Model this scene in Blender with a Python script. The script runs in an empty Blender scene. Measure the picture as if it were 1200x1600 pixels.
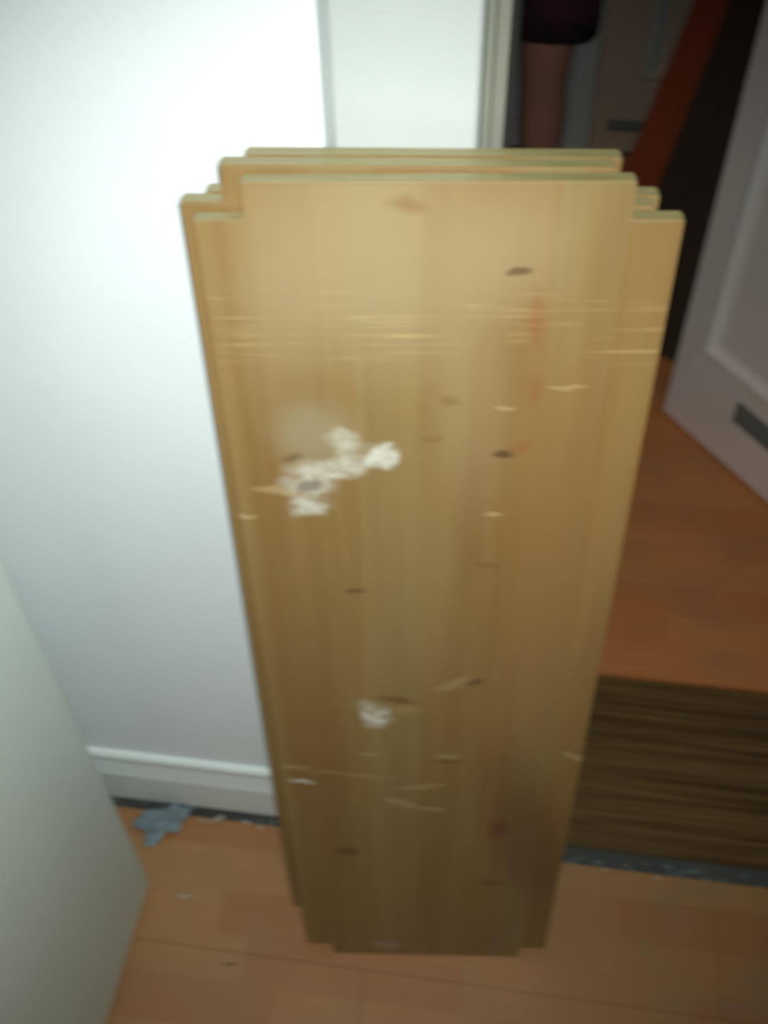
import bpy, bmesh, math, random
from mathutils import Vector, Matrix, noise
random.seed(7)
sc = bpy.context.scene
COL = sc.collection
rad = math.radians

# ------------------------------------------------------------------ camera
cam_data = bpy.data.cameras.new('camera')
cam = bpy.data.objects.new('camera', cam_data); COL.objects.link(cam)
def cam_basis(yaw, pitch, roll):
    f = Vector((math.sin(yaw)*math.cos(pitch), math.cos(yaw)*math.cos(pitch), -math.sin(pitch)))
    r = Vector((math.cos(yaw), -math.sin(yaw), 0)); u = r.cross(f)
    r2 = r*math.cos(roll)+u*math.sin(roll); u2 = -r*math.sin(roll)+u*math.cos(roll)
    return r2, u2, f
CR, CU, CF = cam_basis(rad(-8.9596), rad(49.8519), rad(-1.4015))
CL = Vector((0, -0.7136, 1.6))
cam.matrix_world = Matrix(((CR.x, CU.x, -CF.x, CL.x), (CR.y, CU.y, -CF.y, CL.y), (CR.z, CU.z, -CF.z, CL.z), (0, 0, 0, 1)))
cam_data.sensor_fit = 'VERTICAL'; cam_data.sensor_height = 24
cam_data.lens = 1716.9/1600*24
cam_data.clip_start = 0.01
cam_data.dof.use_dof = True              # the snapshot is out of focus: the lens is set closer than anything in view
cam_data.dof.focus_distance = 0.30
APERTURE_MM = 1.7
cam_data.dof.aperture_fstop = cam_data.lens/APERTURE_MM
cam_data.dof.aperture_ratio = 0.5
sc.camera = cam

# ------------------------------------------------------------------ world, lights, exposure
w = bpy.data.worlds.new('world'); sc.world = w; w.use_nodes = True
w.node_tree.nodes['Background'].inputs[0].default_value = (0.6, 0.7, 0.8, 1)
w.node_tree.nodes['Background'].inputs[1].default_value = 0.002

def lamp(name, kind, loc, energy, color, size=0.02, target=None, **kw):
    l = bpy.data.lights.new(name, kind); o = bpy.data.objects.new(name, l); COL.objects.link(o)
    o.location = loc; l.energy = energy; l.color = color
    if kind == 'AREA': l.size = size
    else: l.shadow_soft_size = size
    if target is not None:
        o.rotation_euler = (Vector(target)-Vector(loc)).to_track_quat('-Z', 'Y').to_euler()
    for k, v in kw.items(): setattr(l, k, v)
    return o
FLASH = CL + CR*0.012 + CU*0.010
lamp('phone_flash', 'SPOT', FLASH, 57, (0.97, 1.0, 0.94), 0.006, FLASH+CF-CR*0.045-CU*0.045, spot_size=rad(80), spot_blend=1.0)
lamp('fill_left', 'AREA', (-1.45, -0.95, 1.3), 2.4, (0.78, 0.92, 1.0), 0.5, (-0.5, 0, 0.4))  # unseen bluish fill, added to lift the low left of the wall

sc.view_settings.view_transform = 'Standard'
sc.view_settings.look = 'None'
sc.view_settings.gamma = 1
sc.view_settings.use_curve_mapping = False
sc.view_settings.exposure = 0.0

# ------------------------------------------------------------------ node helpers
class NG:
    def __init__(s, name):
        s.m = bpy.data.materials.new(name); s.m.use_nodes = True
        s.t = s.m.node_tree; s.n = s.t.nodes; s.bsdf = s.n['Principled BSDF']
        s.tc = s.n.new('ShaderNodeTexCoord'); s.obj = s.tc.outputs['Object']
    def link(s, a, b): s.t.links.new(a, b)
    def setv(s, sock, v):
        if hasattr(v, 'links'): s.link(v, sock)
        else: sock.default_value = v
    def mapping(s, vec, loc=(0,0,0), rot=(0,0,0), scale=(1,1,1), kind='POINT'):
        n = s.n.new('ShaderNodeMapping'); n.vector_type = kind
        s.link(vec, n.inputs[0])
        if kind != 'VECTOR': n.inputs['Location'].default_value = loc
        n.inputs['Rotation'].default_value = rot; n.inputs['Scale'].default_value = scale
        return n.outputs[0]
    def noise(s, vec, scale=5, detail=3, rough=.5, dist=0, color=False):
        n = s.n.new('ShaderNodeTexNoise'); s.link(vec, n.inputs['Vector'])
        n.inputs['Scale'].default_value = scale; n.inputs['Detail'].default_value = detail
        n.inputs['Roughness'].default_value = rough; n.inputs['Distortion'].default_value = dist
        return n.outputs['Color' if color else 'Fac']
    def wnoise(s, val):
        n = s.n.new('ShaderNodeTexWhiteNoise'); n.noise_dimensions = '1D'; s.setv(n.inputs['W'], val); return n.outputs['Value']
    def math(s, op, a, b=0.0, c=0.0):
        n = s.n.new('ShaderNodeMath'); n.operation = op
        s.setv(n.inputs[0], a); s.setv(n.inputs[1], b); s.setv(n.inputs[2], c); return n.outputs[0]
    def rng(s, v, a, b, c=0.0, d=1.0, smooth=False):
        n = s.n.new('ShaderNodeMapRange'); n.interpolation_type = 'SMOOTHSTEP' if smooth else 'LINEAR'
        s.setv(n.inputs['Value'], v)
        for k, x in zip(('From Min', 'From Max', 'To Min', 'To Max'), (a, b, c, d)): n.inputs[k].default_value = x
        return n.outputs['Result']
    def mix(s, f, a, b, mode='MIX'):
        n = s.n.new('ShaderNodeMix'); n.data_type = 'RGBA'; n.blend_type = mode
        s.setv(n.inputs['Factor'], f)
        for k, x in ((6, a), (7, b)):
            if isinstance(x, tuple): x = x if len(x) == 4 else x+(1,)
            s.setv(n.inputs[k], x)
        return n.outputs[2]
    def ramp(s, f, stops, interp='LINEAR'):
        n = s.n.new('ShaderNodeValToRGB'); s.setv(n.inputs[0], f); n.color_ramp.interpolation = interp
        e = n.color_ramp.elements
        while len(e) < len(stops): e.new(.5)
        for q, (p, c) in zip(e, stops): q.position = p; q.color = c+(1,)
        return n.outputs[0]
    def sep(s, v):
        n = s.n.new('ShaderNodeSeparateXYZ'); s.link(v, n.inputs[0]); return n.outputs
    def comb(s, x, y, z):
        n = s.n.new('ShaderNodeCombineXYZ')
        for i, v in enumerate((x, y, z)): s.setv(n.inputs[i], v)
        return n.outputs[0]
    def add(s, a, b, scale=None):
        n = s.n.new('ShaderNodeVectorMath'); n.operation = 'ADD'; s.setv(n.inputs[0], a); s.setv(n.inputs[1], b); return n.outputs[0]
    def vscale(s, a, k):
        n = s.n.new('ShaderNodeVectorMath'); n.operation = 'SCALE'; s.setv(n.inputs[0], a); n.inputs['Scale'].default_value = k; return n.outputs[0]
    def bump(s, h, strength=.2, dist=.002):
        n = s.n.new('ShaderNodeBump'); s.link(h, n.inputs['Height']); n.inputs['Strength'].default_value = strength
        n.inputs['Distance'].default_value = dist; s.link(n.outputs[0], s.bsdf.inputs['Normal'])
    def out(s, color, rough=.5, spec=.5):
        if isinstance(color, tuple): color = color+(1,)
        s.setv(s.bsdf.inputs['Base Color'], color); s.setv(s.bsdf.inputs['Roughness'], rough)
        s.bsdf.inputs['Specular IOR Level'].default_value = spec
        return s.m

def paint(name, col, rough=.5, var=.05, bump=.1, bscale=60, spec=.5):
    g = NG(name)
    f = g.noise(g.obj, 4, 4); f2 = g.noise(g.obj, bscale, 4)
    c = g.mix(g.rng(f, .3, .7), tuple(x*(1-var) for x in col), tuple(min(1, x*(1+var)) for x in col))
    g.bump(f2, bump, .001)
    return g.out(c, rough, spec)

def pine(name, marks, seed=0.0, ends=False):
    """glued pine board: x across, z along the grain"""
    g = NG(name)
    x, y, z = g.sep(g.obj)[:3]
    wob = g.math('MULTIPLY', g.math('SUBTRACT', g.noise(g.mapping(g.obj, scale=(1, 0.2, 1.2)), 1.6, 1), .5), .012)
    xs = g.math('ADD', x, wob)
    stave = g.math('FLOOR', g.math('DIVIDE', g.math('ADD', x, 3.0+seed), 0.0475))
    rnd = g.wnoise(stave)
    base = g.ramp(rnd, [(0, (.222, .124, .036)), (.35, (.230, .144, .046)), (.7, (.218, .148, .053)), (1, (.236, .160, .058))])
    gr = g.noise(g.comb(g.math('ADD', g.math('MULTIPLY', xs, 260.0), g.math('MULTIPLY', rnd, 37.0)), y, g.math('MULTIPLY', z, 3.0)), 1, 4, .6)
    c = g.mix(g.rng(gr, .42, .75, 0, .25), base, (.20, .115, .034), 'MIX')
    bd = g.noise(g.comb(g.math('MULTIPLY', xs, 45.0), y, g.math('MULTIPLY', z, 1.3)), 1, 3, .6)
    c = g.mix(g.rng(bd, .40, .72, 0, .45), c, (.30, .205, .08))
    bd2 = g.noise(g.comb(g.math('MULTIPLY', xs, 18.0), g.math('ADD', y, 4.0), g.math('MULTIPLY', z, 2.2)), 1, 3, .6)
    c = g.mix(g.rng(bd2, .46, .70, 0, .45), c, (.20, .105, .032))
    nz = g.noise(g.obj, 38, 3, .6, 0, True)
    nz = g.add(nz, (-.5, -.5, -.5))
    dobj, dwhite = g.add(g.obj, g.vscale(nz, .014)), g.add(g.obj, g.vscale(nz, .030))
    fine = g.noise(g.mapping(g.obj, scale=(70, 1, 160)), 1, 3, .6)
    blot = g.rng(g.noise(g.mapping(g.obj, scale=(60, 1, 85)), 1, 3, .6), .34, .58, .25, 1.0)
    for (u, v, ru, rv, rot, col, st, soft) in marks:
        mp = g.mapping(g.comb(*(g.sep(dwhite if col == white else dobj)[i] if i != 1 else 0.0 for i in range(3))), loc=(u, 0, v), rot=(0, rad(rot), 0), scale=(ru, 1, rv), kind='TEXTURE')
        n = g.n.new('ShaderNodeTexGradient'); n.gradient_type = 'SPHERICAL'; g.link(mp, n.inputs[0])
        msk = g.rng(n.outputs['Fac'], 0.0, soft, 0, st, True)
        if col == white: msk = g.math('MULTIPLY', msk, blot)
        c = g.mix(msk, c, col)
    # pale cross scratches near the top of the front
    if ends:
        sx = g.noise(g.mapping(g.obj, scale=(9, 1, 260)), 1, 3, .5)
        win = g.math('MULTIPLY', g.rng(z, 1.035, 1.06, 0, 1, True), g.rng(z, 1.115, 1.09, 0, 1, True))
        sm = g.math('MULTIPLY', g.rng(sx, .52, .66, 0, .5), g.math('MULTIPLY', win, g.rng(g.noise(g.obj, 14, 2), .42, .6)))
        c = g.mix(sm, c, (.50, .38, .17))
    g.bump(gr, .12, .001)
    return g.out(c, .52, .9)

def dark_wood(name, a, b, rough=.45, axis='x', sc_=1.0):
    g = NG(name)
    x, y, z = g.sep(g.obj)[:3]
    if axis == 'x': v = g.comb(g.math('MULTIPLY', x, 2.5), g.math('MULTIPLY', y, 90.0*sc_), g.math('MULTIPLY', z, 90.0))
    else: v = g.comb(g.math('MULTIPLY', x, 90.0*sc_), g.math('MULTIPLY', y, 30.0), g.math('MULTIPLY', z, 2.5))
    f = g.noise(v, 1, 4, .6, .3)
    f2 = g.noise(g.vscale(v, .25), 1, 2, .5)
    c = g.mix(g.rng(f, .35, .7), a, b)
    c = g.mix(g.rng(f2, .4, .7, 0, .25), c, tuple(.7*q for q in a))
    g.bump(f, .15, .001)
    return g.out(c, rough)

def laminate(name, ca, cb):
    """three strip laminate, strips run along x; strip blocks differ a little"""
    g = NG(name)
    geo = g.n.new('ShaderNodeNewGeometry'); P = geo.outputs['Position']
    x, y, z = g.sep(P)[:3]
    row = g.math('FLOOR', g.math('DIVIDE', g.math('ADD', y, 0.004), 0.0645))
    sh = g.math('MULTIPLY', g.wnoise(row), 1.0)
    blk = g.math('FLOOR', g.math('DIVIDE', g.math('ADD', x, sh), 0.31))
    r = g.wnoise(g.math('ADD', g.math('MULTIPLY', row, 13.7), g.math('MULTIPLY', blk, 5.3)))
    c = g.mix(r, ca, cb)
    gr = g.noise(g.comb(g.math('MULTIPLY', x, 6.0), g.math('MULTIPLY', y, 160.0), 0.0), 1, 4, .6)
    c = g.mix(g.rng(gr, .35, .75, 0, .35), c, (.28, .12, .045))
    dirt = g.noise(P, 9, 4, .6)
    c = g.mix(g.rng(dirt, .50, .72, 0, .45), c, (.24, .175, .095))
    return g.out(c, .42, .4)

M = {}
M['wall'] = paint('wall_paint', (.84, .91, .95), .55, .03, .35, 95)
M['gloss'] = paint('white_gloss_paint', (.545, .595, .585), .35, .03, .05)
M['base'] = paint('baseboard_paint', (.74, .82, .81), .4, .04, .05)
M['cabinet'] = paint('cabinet_enamel', (.71, .81, .75), .45, .02, .04)
M['door'] = paint('door_paint', (.72, .63, .59), .5, .05, .08)
M['moulding'] = paint('moulding_paint', (.68, .66, .62), .35, .05, .05)
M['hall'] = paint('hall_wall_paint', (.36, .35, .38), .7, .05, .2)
M['grille'] = paint('grille_dark', (.045, .048, .04), .5, .1, .05)
M['slab'] = paint('subfloor_concrete', (.055, .06, .055), .9, .3, .6, 90)
M['laminate'] = laminate('orange_laminate', (.32, .150, .060), (.36, .20, .082))
M['laminate_hall'] = laminate('red_laminate', (.50, .175, .055), (.56, .215, .070))
M['sill'] = dark_wood('threshold_wood', (.055, .028, .006), (.185, .115, .034), .5, 'x', 1.5)
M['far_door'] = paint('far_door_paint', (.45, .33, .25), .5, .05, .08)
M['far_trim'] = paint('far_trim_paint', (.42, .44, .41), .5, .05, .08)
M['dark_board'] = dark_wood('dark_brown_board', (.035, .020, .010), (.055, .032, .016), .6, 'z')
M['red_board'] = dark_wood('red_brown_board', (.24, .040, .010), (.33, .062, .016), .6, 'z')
M['ceiling'] = paint('ceiling_paint', (.8, .8, .78), .8)
M['rag'] = paint('rag_cloth', (.20, .27, .31), .9, .25, .6, 120)
M['crumb'] = paint('plaster_crumb', (.42, .42, .36), .9, .2)
M['dust'] = paint('gap_dust', (.10, .13, .12), .95, .4, .6, 100)
M['skin'] = paint('skin', (.33, .165, .11), .55, .06, .1)
M['hair'] = paint('hair', (.02, .014, .01), .6)
M['shirt'] = paint('shirt_cloth', (.03, .03, .035), .9)
M['eye'] = paint('eye_white', (.6, .6, .58), .3)
M['lip'] = paint('lip', (.35, .12, .1), .5)
g = NG('shorts_cloth'); f = g.noise(g.obj, 9, 3)
M['shorts'] = g.out(g.mix(g.rng(f, .5, .6), (.008, .007, .009), (.05, .010, .022)), .9)
g = NG('metal'); g.bsdf.inputs['Metallic'].default_value = 1; M['metal'] = g.out((.55, .55, .53), .35)

# ------------------------------------------------------------------ mesh helpers
def box_bm(bm, x0, x1, y0, y1, z0, z1):
    r = bmesh.ops.create_cube(bm, size=1)
    for v in r['verts']:
        v.co = Vector((x0+(v.co.x+.5)*(x1-x0), y0+(v.co.y+.5)*(y1-y0), z0+(v.co.z+.5)*(z1-z0)))
    return r['verts']
def obj(name, bm, mat, parent=None, bevel=0, seg=2, smooth=False):
    if bevel:
        bmesh.ops.bevel(bm, geom=[e for e in bm.edges if e.calc_face_angle(0) > .6] , offset=bevel, segments=seg, affect='EDGES', profile=.5)
    bmesh.ops.recalc_face_normals(bm, faces=bm.faces)
    me = bpy.data.meshes.new(name); bm.to_mesh(me); bm.free()
    if smooth or bevel:
        for p in me.polygons: p.use_smooth = smooth
    me.materials.append(mat)
    o = bpy.data.objects.new(name, me); COL.objects.link(o)
    if parent: o.parent = parent
    return o
def box(name, x0, x1, y0, y1, z0, z1, mat, parent=None, bevel=0, seg=2, smooth=False):
    bm = bmesh.new(); box_bm(bm, x0, x1, y0, y1, z0, z1); return obj(name, bm, mat, parent, bevel, seg, smooth)
def prism(name, outline, axis, a, b, mat, parent=None, bevel=0):
    """outline of 2-D points extruded along axis between a and b"""
    bm = bmesh.new()
    def P(p, t):
        return {'x': (t, p[0], p[1]), 'y': (p[0], t, p[1]), 'z': (p[0], p[1], t)}[axis]
    A = [bm.verts.new(P(p, a)) for p in outline]; B = [bm.verts.new(P(p, b)) for p in outline]
    bm.faces.new(A); bm.faces.new(B[::-1]); n = len(A)
    for i in range(n): bm.faces.new((A[i], B[i], B[(i+1) % n], A[(i+1) % n]))
    return obj(name, bm, mat, parent, bevel)
def empty(name, loc, rz=0):
    o = bpy.data.objects.new(name, None); COL.objects.link(o); o.location = loc; o.rotation_euler = (0, 0, rz)
    o.empty_display_size = .05; return o
def tag(o, label, cat, group=None):
    o['label'] = label; o['category'] = cat
    if group: o['group'] = group
    return o
def struct(o, label=None):
    o['kind'] = 'structure'
    if label: o['label'] = label
    return o

# ------------------------------------------------------------------ the rooms
WT = 0.31                 # wall thickness = depth of the doorway
OX0, OX1 = -0.020, 0.800  # doorway opening
HY = 1.908                # far wall of the hallway
HX0, HX1 = -0.75, 0.98
floor = struct(box('floor', -1.6, 1.7, -2.4, HY+.1, -.10, -.012, M['slab']), 'orange laminate floor in both rooms, plank joints running sideways')
def planks(x0, x1, y0, y1, first, mat):
    pw, pl = 0.1935, 1.28; y = first; r = 0
    while y < y1-1e-4:
        ya, yb = max(y, y0), min(y+pw, y1)
        x = x0 - random.uniform(.1, 1.1)
        while x < x1:
            xa, xb = max(x, x0), min(x+pl, x1)
            if xb-xa > .02 and yb-ya > .01:
                d = random.uniform(-.0003, .0003)
                bm = bmesh.new(); box_bm(bm, xa+.0002, xb-.0002, ya+.00025, yb-.00025, -.0118, d)
                obj('plank', bm, mat, floor, .0004, 1)
            x += pl
        y += pw; r += 1
planks(-1.6, 1.7, -2.4, -0.027, -0.027-.1935*13, M['laminate'])
planks(HX0, HX1, WT+.003, HY-.001, 0.813-.1935*3, M['laminate_hall'])

# threshold of dark wood in the doorway: two boards side by side
sill = struct(empty('trim_1', (0, 0, 0)), 'dark brown wooden threshold of two boards in the doorway')
for y0, y1, mz in ((0.004, 0.148, -.003), (0.150, WT+.001, -.006)):
    box('board', OX0+.004, OX1, y0, y1, -.0118, mz, M['sill'], sill, .0015, 1)
# walls
wl = struct(box('wall_back', -1.6, OX0-.012, 0, WT, -.012, 2.5, M['wall']), 'white painted wall behind the boards, left of the doorway')
struct(box('wall_back_right', OX1+.012, 1.7, 0, WT, -.012, 2.5, M['wall']))
struct(box('wall_back_top', OX0-.012, OX1+.012, 0, WT, 2.06, 2.5, M['wall']))
struct(box('wall_left', -1.7, -1.6, -2.4, WT, -.012, 2.5, M['wall']))
struct(box('wall_right', 1.7, 1.8, -2.4, WT, -.012, 2.5, M['wall']))
struct(box('wall_front', -1.6, 1.7, -2.5, -2.4, -.012, 2.5, M['wall']))
struct(box('ceiling', -1.6, 1.7, -2.4, HY+.1, 2.5, 2.6, M['ceiling']))
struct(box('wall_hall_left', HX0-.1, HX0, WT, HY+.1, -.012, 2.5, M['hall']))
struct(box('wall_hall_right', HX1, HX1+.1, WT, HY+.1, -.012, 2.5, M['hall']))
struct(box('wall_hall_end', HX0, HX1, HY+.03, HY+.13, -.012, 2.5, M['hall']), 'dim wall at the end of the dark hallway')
# jamb lining and casing round the doorway
jamb = struct(empty('door_frame', (0, 0, 0)), 'white painted door frame of the open doorway')
box('jamb', OX0-.012, OX0, -.004, WT+.004, -.010, 2.06, M['gloss'], jamb)
box('jamb', OX1, OX1+.012, -.004, WT+.004, -.010, 2.06, M['gloss'], jamb)
box('head', OX0, OX1, -.004, WT+.004, 2.048, 2.06, M['gloss'], jamb)
prof = [(-.150, 0), (-.1375, -.014), (-.1375, -.018), (-.0395, -.018), (-.0370, -.0150), (-.0355, 0)]
bead = [(-.0352, 0), (-.0352, -.0115), (-.0300, -.0115), (-.0290, -.0095), (-.0280, -.0115), (-.0200, -.0115), (-.0200, 0)]
M['bead'] = paint('grey_jamb_paint', (.215, .225, .185), .5)
prism('casing', prof, 'z', .012, 2.06, M['gloss'], jamb)
prism('jamb_bead', bead, 'z', .012, 2.06, M['bead'], jamb)
prism('jamb_bead', [(.78-x, y) for x, y in bead][::-1], 'z', .012, 2.06, M['bead'], jamb)
prism('casing', [(.78-x, y) for x, y in prof][::-1], 'z', .012, 2.06, M['gloss'], jamb)
box('casing', -.150, .93, -.018, 0, 2.06, 2.19, M['gloss'], jamb)
# baseboards
bprof = [(0, .012), (-.016, .012), (-.016, .088), (-.0135, .098), (-.0095, .118), (-.0095, .131), (-.006, .136), (0, .137)]
struct(prism('baseboard_back', bprof, 'x', -1.6, -.150, M['base']), 'white baseboard with a stepped top, a dark gap below it')
struct(box('baseboard_hall', HX0, .085, HY+.018, HY+.03, 0, .07, M['hall']))
# debris in the expansion gap
bm = bmesh.new()
for i in range(90):
    x = random.uniform(-.56, .75); 
    if -.16 < x < .1 and random.random() < .5: continue
    s = random.uniform(.002, .006); c = Vector((x, random.uniform(-.025, -.006), -.012+s*.7))
    r = bmesh.ops.create_icosphere(bm, subdivisions=1, radius=s)
    for v in r['verts']: v.co = Vector((v.co.x*random.uniform(.8, 2.5), v.co.y*.8, v.co.z*.8))+c
dust = obj('gap_dust', bm, M['dust']); dust['kind'] = 'stuff'; tag(dust, 'grey green dust and grit in the gap along the wall and threshold', 'dust')
bm = bmesh.new()
for i in range(9):
    x = random.choice([random.uniform(-.42, -.27), random.uniform(.17, .32), random.uniform(-.52, -.27)])
    s = random.uniform(.0015, .0035); c = Vector((x, random.uniform(-.034, -.024), s*.6))
    r = bmesh.ops.create_icosphere(bm, subdivisions=1, radius=s)
    for v in r['verts']: v.co = Vector((v.co.x*2.2, v.co.y, v.co.z*.8))+c
cr = obj('plaster_crumbs', bm, M['crumb']); cr['kind'] = 'stuff'; tag(cr, 'pale plaster crumbs on the edge of the laminate by the gap', 'debris')

# ------------------------------------------------------------------ open panel door (right) and far door
def panel_door(root, W, H, mats, panel_x, grille):
    """leaf in the root's x-z plane, front face at y=0 (looking along -y), thickness to +y"""
    st, t = .105, .04
    dm, mm = mats
    x0, x1 = panel_x
    b0 = .205; b1 = .98; b2 = 1.10; b3 = H-.12
    # stiles and rails
    box('stile', 0, x0, 0, t, .008, H, dm, root, .002)
    box('stile', x1, W, 0, t, .008, H, dm, root, .002)
    box('rail', x0, x1, .0005, t, .008, b0, dm, root)
    box('rail', x0, x1, .0005, t, b1, b2, dm, root)
    box('rail', x0, x1, .0005, t, b3, H, dm, root)
    for (z0, z1) in ((b0, b1), (b2, b3)):
        box('panel', x0, x1, .012, .028, z0, z1, dm, root)
        # bevelled bead round the recess
        bm = bmesh.new(); ww = .034
        ring = []
        for (dx, yy) in ((0, .0005), (.006, -.0035), (.014, -.0035), (ww-.008, .0095), (ww, .012)):
            ring.append([bm.verts.new((X, yy, Z)) for X, Z in ((x0+dx, z0+dx), (x1-dx, z0+dx), (x1-dx, z1-dx), (x0+dx, z1-dx))])
        for a, b in zip(ring, ring[1:]):
            for i in range(4):
                f = bm.faces.new((a[i], a[(i+1) % 4], b[(i+1) % 4], b[i])); f.material_index = 1 if i % 2 == 0 else 0
        obj('panel_moulding', bm, mm, root).data.materials.append(dm)
    gx0, gx1, gz0, gz1 = grille
    gr = box('vent_grille', gx0, gx1, -.001, .002, gz0, gz1, M['grille'], root, .0004)
    n = 4
    for i in range(n):
        z = gz0+(gz1-gz0)*(i+.5)/n
        bm = bmesh.new(); vs = box_bm(bm, gx0+.003, gx1-.003, -.004, -.001, z-.0028, z+.0028)
        for v in vs: v.co.z += (v.co.y+.0025)*1.0
        obj('slat', bm, M['grille_slat'], gr)
M['grille_slat'] = paint('grille_slat', (.13, .13, .11), .5)
ang = math.atan2(-.766, .643)
door = struct(empty('door_1', (.320, .954, 0), ang), 'greyish white panel door standing open on the right, vent grille near its bottom')
panel_door(door, .76, 2.0, (M['door'], M['moulding']), (.052, .708), (.165, .60, .118, .166))
# handle on the latch side
h = bmesh.new(); r = bmesh.ops.create_cone(h, cap_ends=True, segments=16, radius1=.01, radius2=.01, depth=.05)
for v in h.verts: v.co = Vector((v.co.x+.05, v.co.z-.025, v.co.y+1.02))
box_bm(h, .042, .16, -.058, -.045, 1.012, 1.03)
obj('door_handle', h, M['metal'], door)
box('handle_plate', .032, .068, -.004, 0, .93, 1.10, M['metal'], door, .002)
# hinges
for z in (.25, 1.75): box('hinge', .757, .772, .004, .03, z-.04, z+.04, M['metal'], door, .002)

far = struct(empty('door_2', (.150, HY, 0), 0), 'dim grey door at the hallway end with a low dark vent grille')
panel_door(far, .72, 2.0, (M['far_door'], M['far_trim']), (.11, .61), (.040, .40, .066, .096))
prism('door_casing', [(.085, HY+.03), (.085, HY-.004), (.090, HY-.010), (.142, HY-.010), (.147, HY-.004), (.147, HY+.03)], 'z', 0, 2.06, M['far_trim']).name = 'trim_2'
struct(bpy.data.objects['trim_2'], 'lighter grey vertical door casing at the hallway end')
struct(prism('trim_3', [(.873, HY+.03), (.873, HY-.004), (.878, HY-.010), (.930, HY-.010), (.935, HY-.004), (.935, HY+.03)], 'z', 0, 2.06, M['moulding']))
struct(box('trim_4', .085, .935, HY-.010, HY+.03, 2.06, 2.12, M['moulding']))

# ------------------------------------------------------------------ two boards leaning in the hallway
def leaning(name, corner, a, lam, W, L, T, mat, label, cat):
    a, l = rad(a), rad(lam)
    u = Vector((math.cos(a), -math.sin(a), 0)); hn = Vector((math.sin(a), math.cos(a), 0))
    v = hn*math.sin(l)+Vector((0, 0, math.cos(l))); n = u.cross(v)
    n = -n if n.dot(hn) < 0 else n
    o = box(name, 0, W, 0, T, 0, L, mat, None, .002)
    X, Y, Z = u, n, v
    # y axis of the mesh points away from the viewer; keep the frame right handed
    if X.cross(Y).dot(Z) < 0: Y = -Y
    c = Vector(corner)
    o.matrix_world = Matrix(((X.x, Y.x, Z.x, c.x), (X.y, Y.y, Z.y, c.y), (X.z, Y.z, Z.z, c.z), (0, 0, 0, 1)))
    # lift so that the lowest corner rests on the floor
    bpy.context.view_layer.update()
    zmin = min((o.matrix_world@vv.co).z for vv in o.data.vertices)
    o.location.z -= zmin-.0003
    return tag(o, label, cat)
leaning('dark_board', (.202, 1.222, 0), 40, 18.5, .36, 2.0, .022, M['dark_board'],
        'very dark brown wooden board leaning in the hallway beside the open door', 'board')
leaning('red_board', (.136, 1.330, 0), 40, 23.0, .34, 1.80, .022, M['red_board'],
        'reddish brown wooden board leaning in the hallway behind the darker board', 'board')

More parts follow.
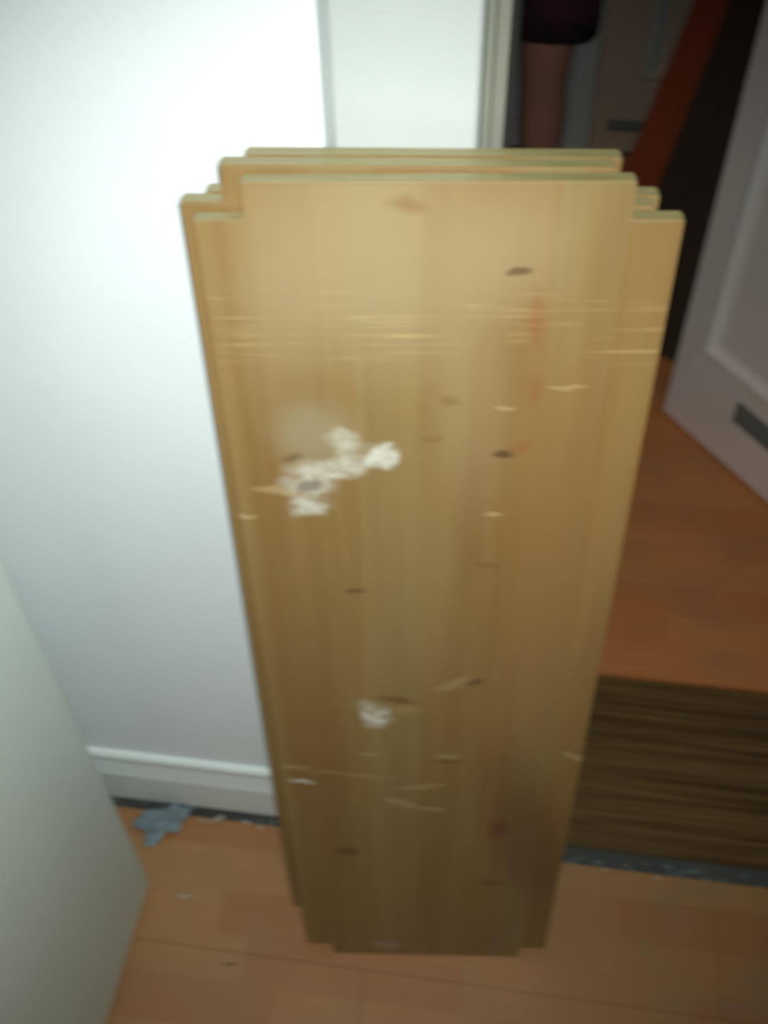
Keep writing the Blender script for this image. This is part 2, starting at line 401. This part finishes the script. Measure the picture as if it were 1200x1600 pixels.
# ------------------------------------------------------------------ pine shelves leaning on the wall
W_, NU, NV, TH = .333, .0355, .028, .014
TH_ANG, LEAN = rad(6.15), rad(5.15)
AX = Vector((math.cos(TH_ANG), math.sin(TH_ANG), 0)); NH = Vector((-math.sin(TH_ANG), math.cos(TH_ANG), 0))
UP = Vector((0, 0, math.cos(LEAN)))+NH*math.sin(LEAN); NN = UP.cross(AX)*-1
NN = AX.cross(UP)*-1
if NN.dot(NH) < 0: NN = -NN
O0 = Vector((-.0431, -.1900, 0))
white = (.60, .60, .52); knot = (.085, .040, .016); pale = (.42, .31, .15); grey = (.22, .20, .16)
dust_glare = (.40, .35, .21)  # dust tone that also paints in the flash-bleached upper face
front_marks = [   # brown streaks, darkest low on the right, plaster dust with flash wash painted in, smears, knots and scratches
    (.12, .33, .07, .28, -12, (.12, .045, .014), .60, .8), (.105, .80, .060, .42, 0, (.26, .115, .032), .55, .9), (-.12, .50, .06, .46, 0, (.175, .092, .026), .45, .9), (.02, .34, .045, .40, 3, (.17, .105, .032), .35, .9), (.0, .85, .035, .40, 0, (.27, .19, .075), .45, .9),
    (-.05, 1.13, .13, .15, 0, dust_glare, .42, .9), (-.115, 1.08, .05, .14, 4, dust_glare, .20, .9), (.03, 1.02, .05, .20, -4, dust_glare, .20, .9), (.055, 1.14, .06, .09, 0, dust_glare, .30, .9),
    (-.095, .969, .050, .052, 0, (.33, .29, .18), .55, .8),
    (-.1037, .915, .032, .034, 0, white, .65, .7), (-.083, .935, .050, .016, -38, white, .65, .7),
    (-.0409, .949, .018, .014, -20, white, .95, .5), (-.058, .938, .034, .012, -30, white, .6, .7),
    (-.0721, .966, .018, .016, 0, white, .6, .6), (-.108, .890, .024, .012, 0, white, .7, .6),
    (-.1037, .914, .014, .010, 0, (.20, .17, .13), .85, .5), (-.1153, .9448, .013, .008, 0, knot, .5, .8),
    (-.1317, .907, .030, .006, 10, pale, .6, .6), (-.1619, .878, .014, .004, 0, pale, .8, .6),
    (-.055, .5803, .021, .026, 0, white, .90, .55), (-.065, .60, .016, .018, 20, white, .4, .6),
    (-.035, .612, .030, .007, 14, (.13, .06, .02), .7, .6), (-.025, .596, .026, .010, 0, (.40, .27, .11), .35, .8),
    (.0591, 1.1214, .013, .0045, 0, knot, .75, .6), (.0564, .9508, .013, .0065, 0, knot, .85, .6), (.069, .958, .012, .010, 0, (.26, .09, .03), .5, .8),
    (-.0695, .7807, .013, .005, 0, knot, .6, .6), (.0437, .6436, .016, .009, -15, knot, .7, .7), (.025, .640, .032, .010, -28, pale, .35, .7),
    (-.0188, 1.1731, .020, .010, 10, (.20, .10, .04), .5, .8), (.074, 1.0811, .009, .035, 0, (.23, .085, .025), .6, .9),
    (.0771, 1.0165, .012, .020, 0, (.23, .09, .03), .45, .9), (.0526, .8818, .012, .003, 0, pale, .8, .6),
    (.0127, 1.0044, .010, .006, 0, (.17, .09, .03), .45, .7), (-.0017, .967, .012, .005, 0, (.17, .09, .03), .4, .7),
    (.055, .998, .012, .003, 0, pale, .6, .6), (.050, .818, .014, .004, 0, (.14, .07, .025), .5, .7), (.1, 1.02, .02, .003, 0, pale, .5, .6),
    (-.0632, .5111, .014, .004, 0, pale, .5, .6), (.0215, .5079, .020, .006, 0, pale, .45, .6), (.0215, .498, .020, .006, 0, knot, .4, .7),
    (-.1448, .4546, .022, .007, 0, white, .75, .6), (-.150, .482, .025, .006, 0, pale, .4, .7), (-.09, .47, .07, .004, 8, pale, .35, .6),
    (-.0096, .4463, .04, .006, -8, pale, .35, .6), (-.030, .410, .030, .010, 25, pale, .45, .6), (.005, .398, .02, .007, 0, pale, .5, .6),
    (-.0995, .2941, .022, .014, 0, knot, .6, .7), (.0834, .3521, .018, .035, 0, (.14, .028, .012), .6, .9), (.0834, .22, .025, .016, 0, knot, .4, .8),
    (-.0551, .032, .030, .016, 0, (.33, .24, .14), .7, .6),
    (.160, .512, .022, .006, 35, pale, .5, .6),
]
back_marks = [(.05, 1.10, .015, .008, 0, knot, .7, .7), (-.09, .8, .015, .008, 0, knot, .7, .7), (.02, .4, .015, .01, 0, knot, .7, .7)]
g = NG('pine_end_grain')
e = g.noise(g.mapping(g.obj, scale=(14, 300, 1)), 1, 3, .6)
M['pine_end'] = g.out(g.mix(g.rng(e, .3, .7), (.24, .21, .095), (.36, .31, .15)), .35)

def shelf(off, du, mat, L, W_=W_, NU=NU, back=0.0, swing=0.0):
    lean = LEAN-math.asin(back/L)      # back: how far the foot stands behind the front board's plane
    UP = Vector((0, 0, math.cos(lean)))+NH*math.sin(lean); NN = -AX.cross(UP)
    if NN.dot(NH) < 0: NN = -NN
    # swing: the foot is shifted sideways by this much, the top stays
    a = swing/L; AXr = AX*math.cos(a)+UP*math.sin(a); UPr = UP*math.cos(a)-AX*math.sin(a)
    h = W_/2
    out = [(-h, NV), (-h+NU, NV), (-h+NU, 0), (h-NU, 0), (h-NU, NV), (h, NV), (h, L-NV), (h-NU, L-NV), (h-NU, L), (-h+NU, L), (-h+NU, L-NV), (-h, L-NV)]
    bm = bmesh.new()
    A = [bm.verts.new((x, 0, z)) for x, z in out]; B = [bm.verts.new((x, TH, z)) for x, z in out]
    bm.faces.new(A); bm.faces.new(B[::-1]); n = len(A)
    for i in range(n): bm.faces.new((A[i], A[(i+1) % n], B[(i+1) % n], B[i]))
    bmesh.ops.recalc_face_normals(bm, faces=bm.faces)
    bmesh.ops.bevel(bm, geom=[e for e in bm.edges if e.calc_face_angle(0) > .6], offset=.0016, segments=2, affect='EDGES')
    me = bpy.data.meshes.new('shelf_board')
    bm.normal_update()
    for f in bm.faces: f.material_index = 1 if abs(f.normal.z) > .5 else 0
    bm.to_mesh(me); bm.free(); me.materials.append(mat); me.materials.append(M['pine_end'])
    o = bpy.data.objects.new('shelf_board', me); COL.objects.link(o)
    c = O0+NN*off+NH*back+AX*(du+swing)
    o.matrix_world = Matrix(((AXr.x, NN.x, UPr.x, c.x), (AXr.y, NN.y, UPr.y, c.y), (AXr.z, NN.z, UPr.z, c.z), (0, 0, 0, 1)))
    bpy.context.view_layer.update()
    zmin = min((o.matrix_world@v.co).z for v in me.vertices)
    o.location.z -= zmin-.0002
    return o
grp = 'pine shelf boards leaning on the wall'
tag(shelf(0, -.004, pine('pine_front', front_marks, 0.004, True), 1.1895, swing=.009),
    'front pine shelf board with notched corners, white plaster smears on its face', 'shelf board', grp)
tag(shelf(.0160, -.0175, pine('pine_middle', back_marks, .02), 1.1885, .326, .030, .036, -.006),
    'middle pine shelf board of the leaning stack, sticking out furthest to the left', 'shelf board', grp)
tag(shelf(.0315, -.0070, pine('pine_rear', back_marks, .035), 1.1865, .316, .030, .037, -.006),
    'rearmost pine shelf board of the leaning stack, its back against the white wall', 'shelf board', grp)

# ------------------------------------------------------------------ white cabinet at the left edge
cab = empty('cabinet', (-.452, -.134, 0), rad(-1.5))
tag(cab, 'smooth white cabinet standing at the left edge, in front of the wall', 'cabinet')
box('body', -.60, -.045, -.62, 0, .01, 1.30, M['cabinet'], cab, .012, 3, True)
box('door', -.042, 0, -.62, 0, .006, 1.30, M['cabinet'], cab, .016, 5, True)
box('top', -.60, 0, -.62, 0, 1.302, 1.325, M['cabinet'], cab, .006, 3, True)
for x in (-.55, -.09):
    for y in (-.57, -.05):
        b = bmesh.new(); bmesh.ops.create_cone(b, cap_ends=True, segments=16, radius1=.018, radius2=.018, depth=.012)
        for v in b.verts: v.co += Vector((x, y, .0062))
        obj('foot', b, M['grille'], cab)
box('handle', 0, .02, -.60, -.585, .85, 1.05, M['metal'], cab, .003)

# ------------------------------------------------------------------ rag, splinter
bm = bmesh.new(); bmesh.ops.create_grid(bm, x_segments=36, y_segments=36, size=.5)
for v in bm.verts:
    x, y = v.co.x, v.co.y
    r = math.hypot(x, y)*2
    n1 = noise.noise(Vector((x*5, y*5, 1.7))); n2 = noise.noise(Vector((x*11, y*11, 4.2)))
    ang_ = math.atan2(y, x); edge = 1+.25*math.sin(3*ang_+.6)+.15*math.sin(5*ang_)
    sx = .095*(1-.25*r)*edge; sy = .055*(1-.25*r)*edge
    v.co = Vector((x*sx+n2*.006, y*sy+n1*.008, .002+max(0, (.020+.026*n1+.014*n2)*(1-min(1, r*r*.55)))))
bmesh.ops.solidify(bm, geom=bm.faces[:], thickness=.0012)
rag = obj('crumpled_rag', bm, M['rag'], None, 0, 2, True); rag.location = (-.462, -.048, .0004); rag.rotation_euler = (0, 0, rad(28))
bpy.context.view_layer.update()
rag.location.z -= min((rag.matrix_world@v.co).z for v in rag.data.vertices)-.0003
tag(rag, 'small crumpled blue grey rag on the floor by the baseboard', 'rag')
for i, (x, y, r_, l, lab) in enumerate(((-.311, -.238, 8, .022, 'tiny dark wood splinter on the laminate nearest the bottom edge'),
                              (-.40, -.152, 4, .030, 'pale wood splinter on the laminate near the white cabinet'))):
    s = prism('wood_splinter', [(-l/2, -.0008), (0, -.0014), (l/2, 0), (0, .0012)], 'z', 0, .0012, M['dark_board'] if i == 0 else M['crumb'])
    s.location = (x, y, .0006); s.rotation_euler = (0, 0, rad(r_)); tag(s, lab, 'splinter')

# ------------------------------------------------------------------ person in the hallway
person = empty('person', (-.065, 1.45, 0), rad(4))
tag(person, 'person in dark shorts standing in the hallway, one bare leg visible', 'person')
def skin(name, pts, edges, mat, parent, root=0, sub=2):
    me = bpy.data.meshes.new(name); me.from_pydata([q[:3] for q in pts], edges, [])
    o = bpy.data.objects.new(name+'_src', me); COL.objects.link(o)
    o.modifiers.new('s', 'SKIN'); 
    for i, q in enumerate(pts):
        sv = me.skin_vertices[0].data[i]; sv.radius = (q[3], q[4] if len(q) > 4 else q[3]); sv.use_root = (i == root)
    m = o.modifiers.new('b', 'SUBSURF'); m.levels = sub
    dg = bpy.context.evaluated_depsgraph_get(); dg.update()
    m2 = bpy.data.meshes.new_from_object(o.evaluated_get(dg)); bpy.data.objects.remove(o)
    m2.name = name
    for p in m2.polygons: p.use_smooth = True
    m2.materials.clear(); m2.materials.append(mat)
    r = bpy.data.objects.new(name, m2); COL.objects.link(r); r.parent = parent
    return r
pts = [(0, 0, .93, .13, .09)]; ed = []
def chain(start, seq):
    prev = start
    for q in seq:
        pts.append(q); ed.append((prev, len(pts)-1)); prev = len(pts)-1
    return prev
chest = chain(0, [(0, .0, 1.08, .11, .085), (0, .01, 1.25, .13, .09), (0, .01, 1.38, .12, .08)])
chain(chest, [(0, .005, 1.46, .055), (0, -.005, 1.52, .052), (0, -.012, 1.59, .078, .085), (0, -.01, 1.67, .082, .09), (0, .0, 1.73, .06, .065)])
for s in (-1, 1):
    chain(0, [(s*.085, 0, .86, .085), (s*.088, -.003, .70, .073), (s*.080, -.006, .56, .061), (s*.078, -.012, .50, .057), (s*.080, .0, .43, .050),
              (s*.085, .012, .32, .053), (s*.088, .015, .20, .040), (s*.090, .012, .095, .034), (s*.093, -.015, .045, .036, .032), (s*.098, -.09, .030, .038, .024), (s*.10, -.15, .022, .034, .017)])
    hand = chain(chest, [(s*.15, .01, 1.40, .058), (s*.20, .01, 1.28, .047), (s*.225, .015, 1.12, .040), (s*.24, -.01, 1.00, .036), (s*.25, -.05, .88, .026), (s*.25, -.065, .83, .028, .018), (s*.25, -.078, .79, .034, .015)])
    for k in range(4):
        fy = -.105+.020*k; ln = (.85, 1, .95, .75)[k]
        chain(hand, [(s*.25, fy, .755, .009), (s*.247, fy-.004, .755-.030*ln, .0085), (s*.240, fy-.008, .755-.055*ln, .0075), (s*.230, fy-.008, .755-.075*ln, .006)])
    chain(hand-1, [(s*.240, -.100, .805, .012), (s*.235, -.122, .785, .010), (s*.230, -.130, .760, .008)])
skin('body', pts, ed, M['skin'], person)
for s in (-1, 1):
    b = bmesh.new(); bmesh.ops.create_uvsphere(b, u_segments=12, v_segments=8, radius=.012)
    for v in b.verts: v.co += Vector((s*.030, -.092, 1.645))
    obj('eye', b, M['eye'], person, smooth=True)
    b = bmesh.new(); bmesh.ops.create_uvsphere(b, u_segments=12, v_segments=8, radius=.03)
    for v in b.verts: v.co = Vector((v.co.x*.35+s*.083, v.co.y*.6+.0, v.co.z+1.63))
    obj('ear', b, M['skin'], person, smooth=True)
b = bmesh.new(); bmesh.ops.create_cone(b, cap_ends=True, segments=10, radius1=.017, radius2=.006, depth=.045)
for v in b.verts: v.co = Vector((v.co.x, v.co.y*.9-.103, v.co.z+1.625))
obj('nose', b, M['skin'], person, smooth=True)
b = bmesh.new(); bmesh.ops.create_uvsphere(b, u_segments=12, v_segments=8, radius=.022)
for v in b.verts: v.co = Vector((v.co.x, v.co.y*.4-.088, v.co.z*.3+1.582))
obj('mouth', b, M['lip'], person, smooth=True)
b = bmesh.new(); bmesh.ops.create_uvsphere(b, u_segments=24, v_segments=14, radius=.1)
for v in list(b.verts):
    v.co = Vector((v.co.x*1.0, v.co.y*1.08+.012, v.co.z*1.02+1.685))
bmesh.ops.delete(b, geom=[v for v in b.verts if v.co.z < 1.60 or (v.co.y < -.045 and v.co.z < 1.70)], context='VERTS')
obj('hair', b, M['hair'], person, smooth=True)
def tube(bm, rings, n=28, cap=False):
    prev = None
    for (cx, cy, cz, rx, ry) in rings:
        cur = [bm.verts.new((cx+rx*math.cos(2*math.pi*i/n), cy+ry*math.sin(2*math.pi*i/n), cz+.004*math.sin(6*math.pi*i/n))) for i in range(n)]
        if prev:
            for i in range(n): bm.faces.new((prev[i], prev[(i+1) % n], cur[(i+1) % n], cur[i]))
        prev = cur
b = bmesh.new()
for s in (-1, 1):
    tube(b, [(s*.062, 0, 1.00, .080, .105), (s*.075, 0, .92, .090, .115), (s*.088, 0, .84, .098, .112), (s*.090, 0, .72, .093, .100), (s*.090, -.003, .62, .089, .092), (s*.090, -.005, .553, .088, .090), (s*.089, -.005, .556, .079, .081), (s*.088, -.004, .60, .078, .082)])
sh = obj('shorts', b, M['shorts'], person, smooth=True)
b = bmesh.new()
tube(b, [(0, 0, .90, .168, .125), (0, 0, 1.0, .155, .12), (0, 0, 1.12, .15, .118), (0, .005, 1.28, .168, .122), (0, .01, 1.38, .165, .11), (0, .01, 1.43, .13, .085), (0, .008, 1.46, .078, .072)])
for s in (-1, 1):
    tube(b, [(s*.13, .01, 1.41, .055, .07), (s*.17, .01, 1.37, .064, .068), (s*.20, .012, 1.28, .062, .066), (s*.213, .014, 1.20, .060, .064)], 18)
obj('shirt', b, M['shirt'], person, smooth=True)
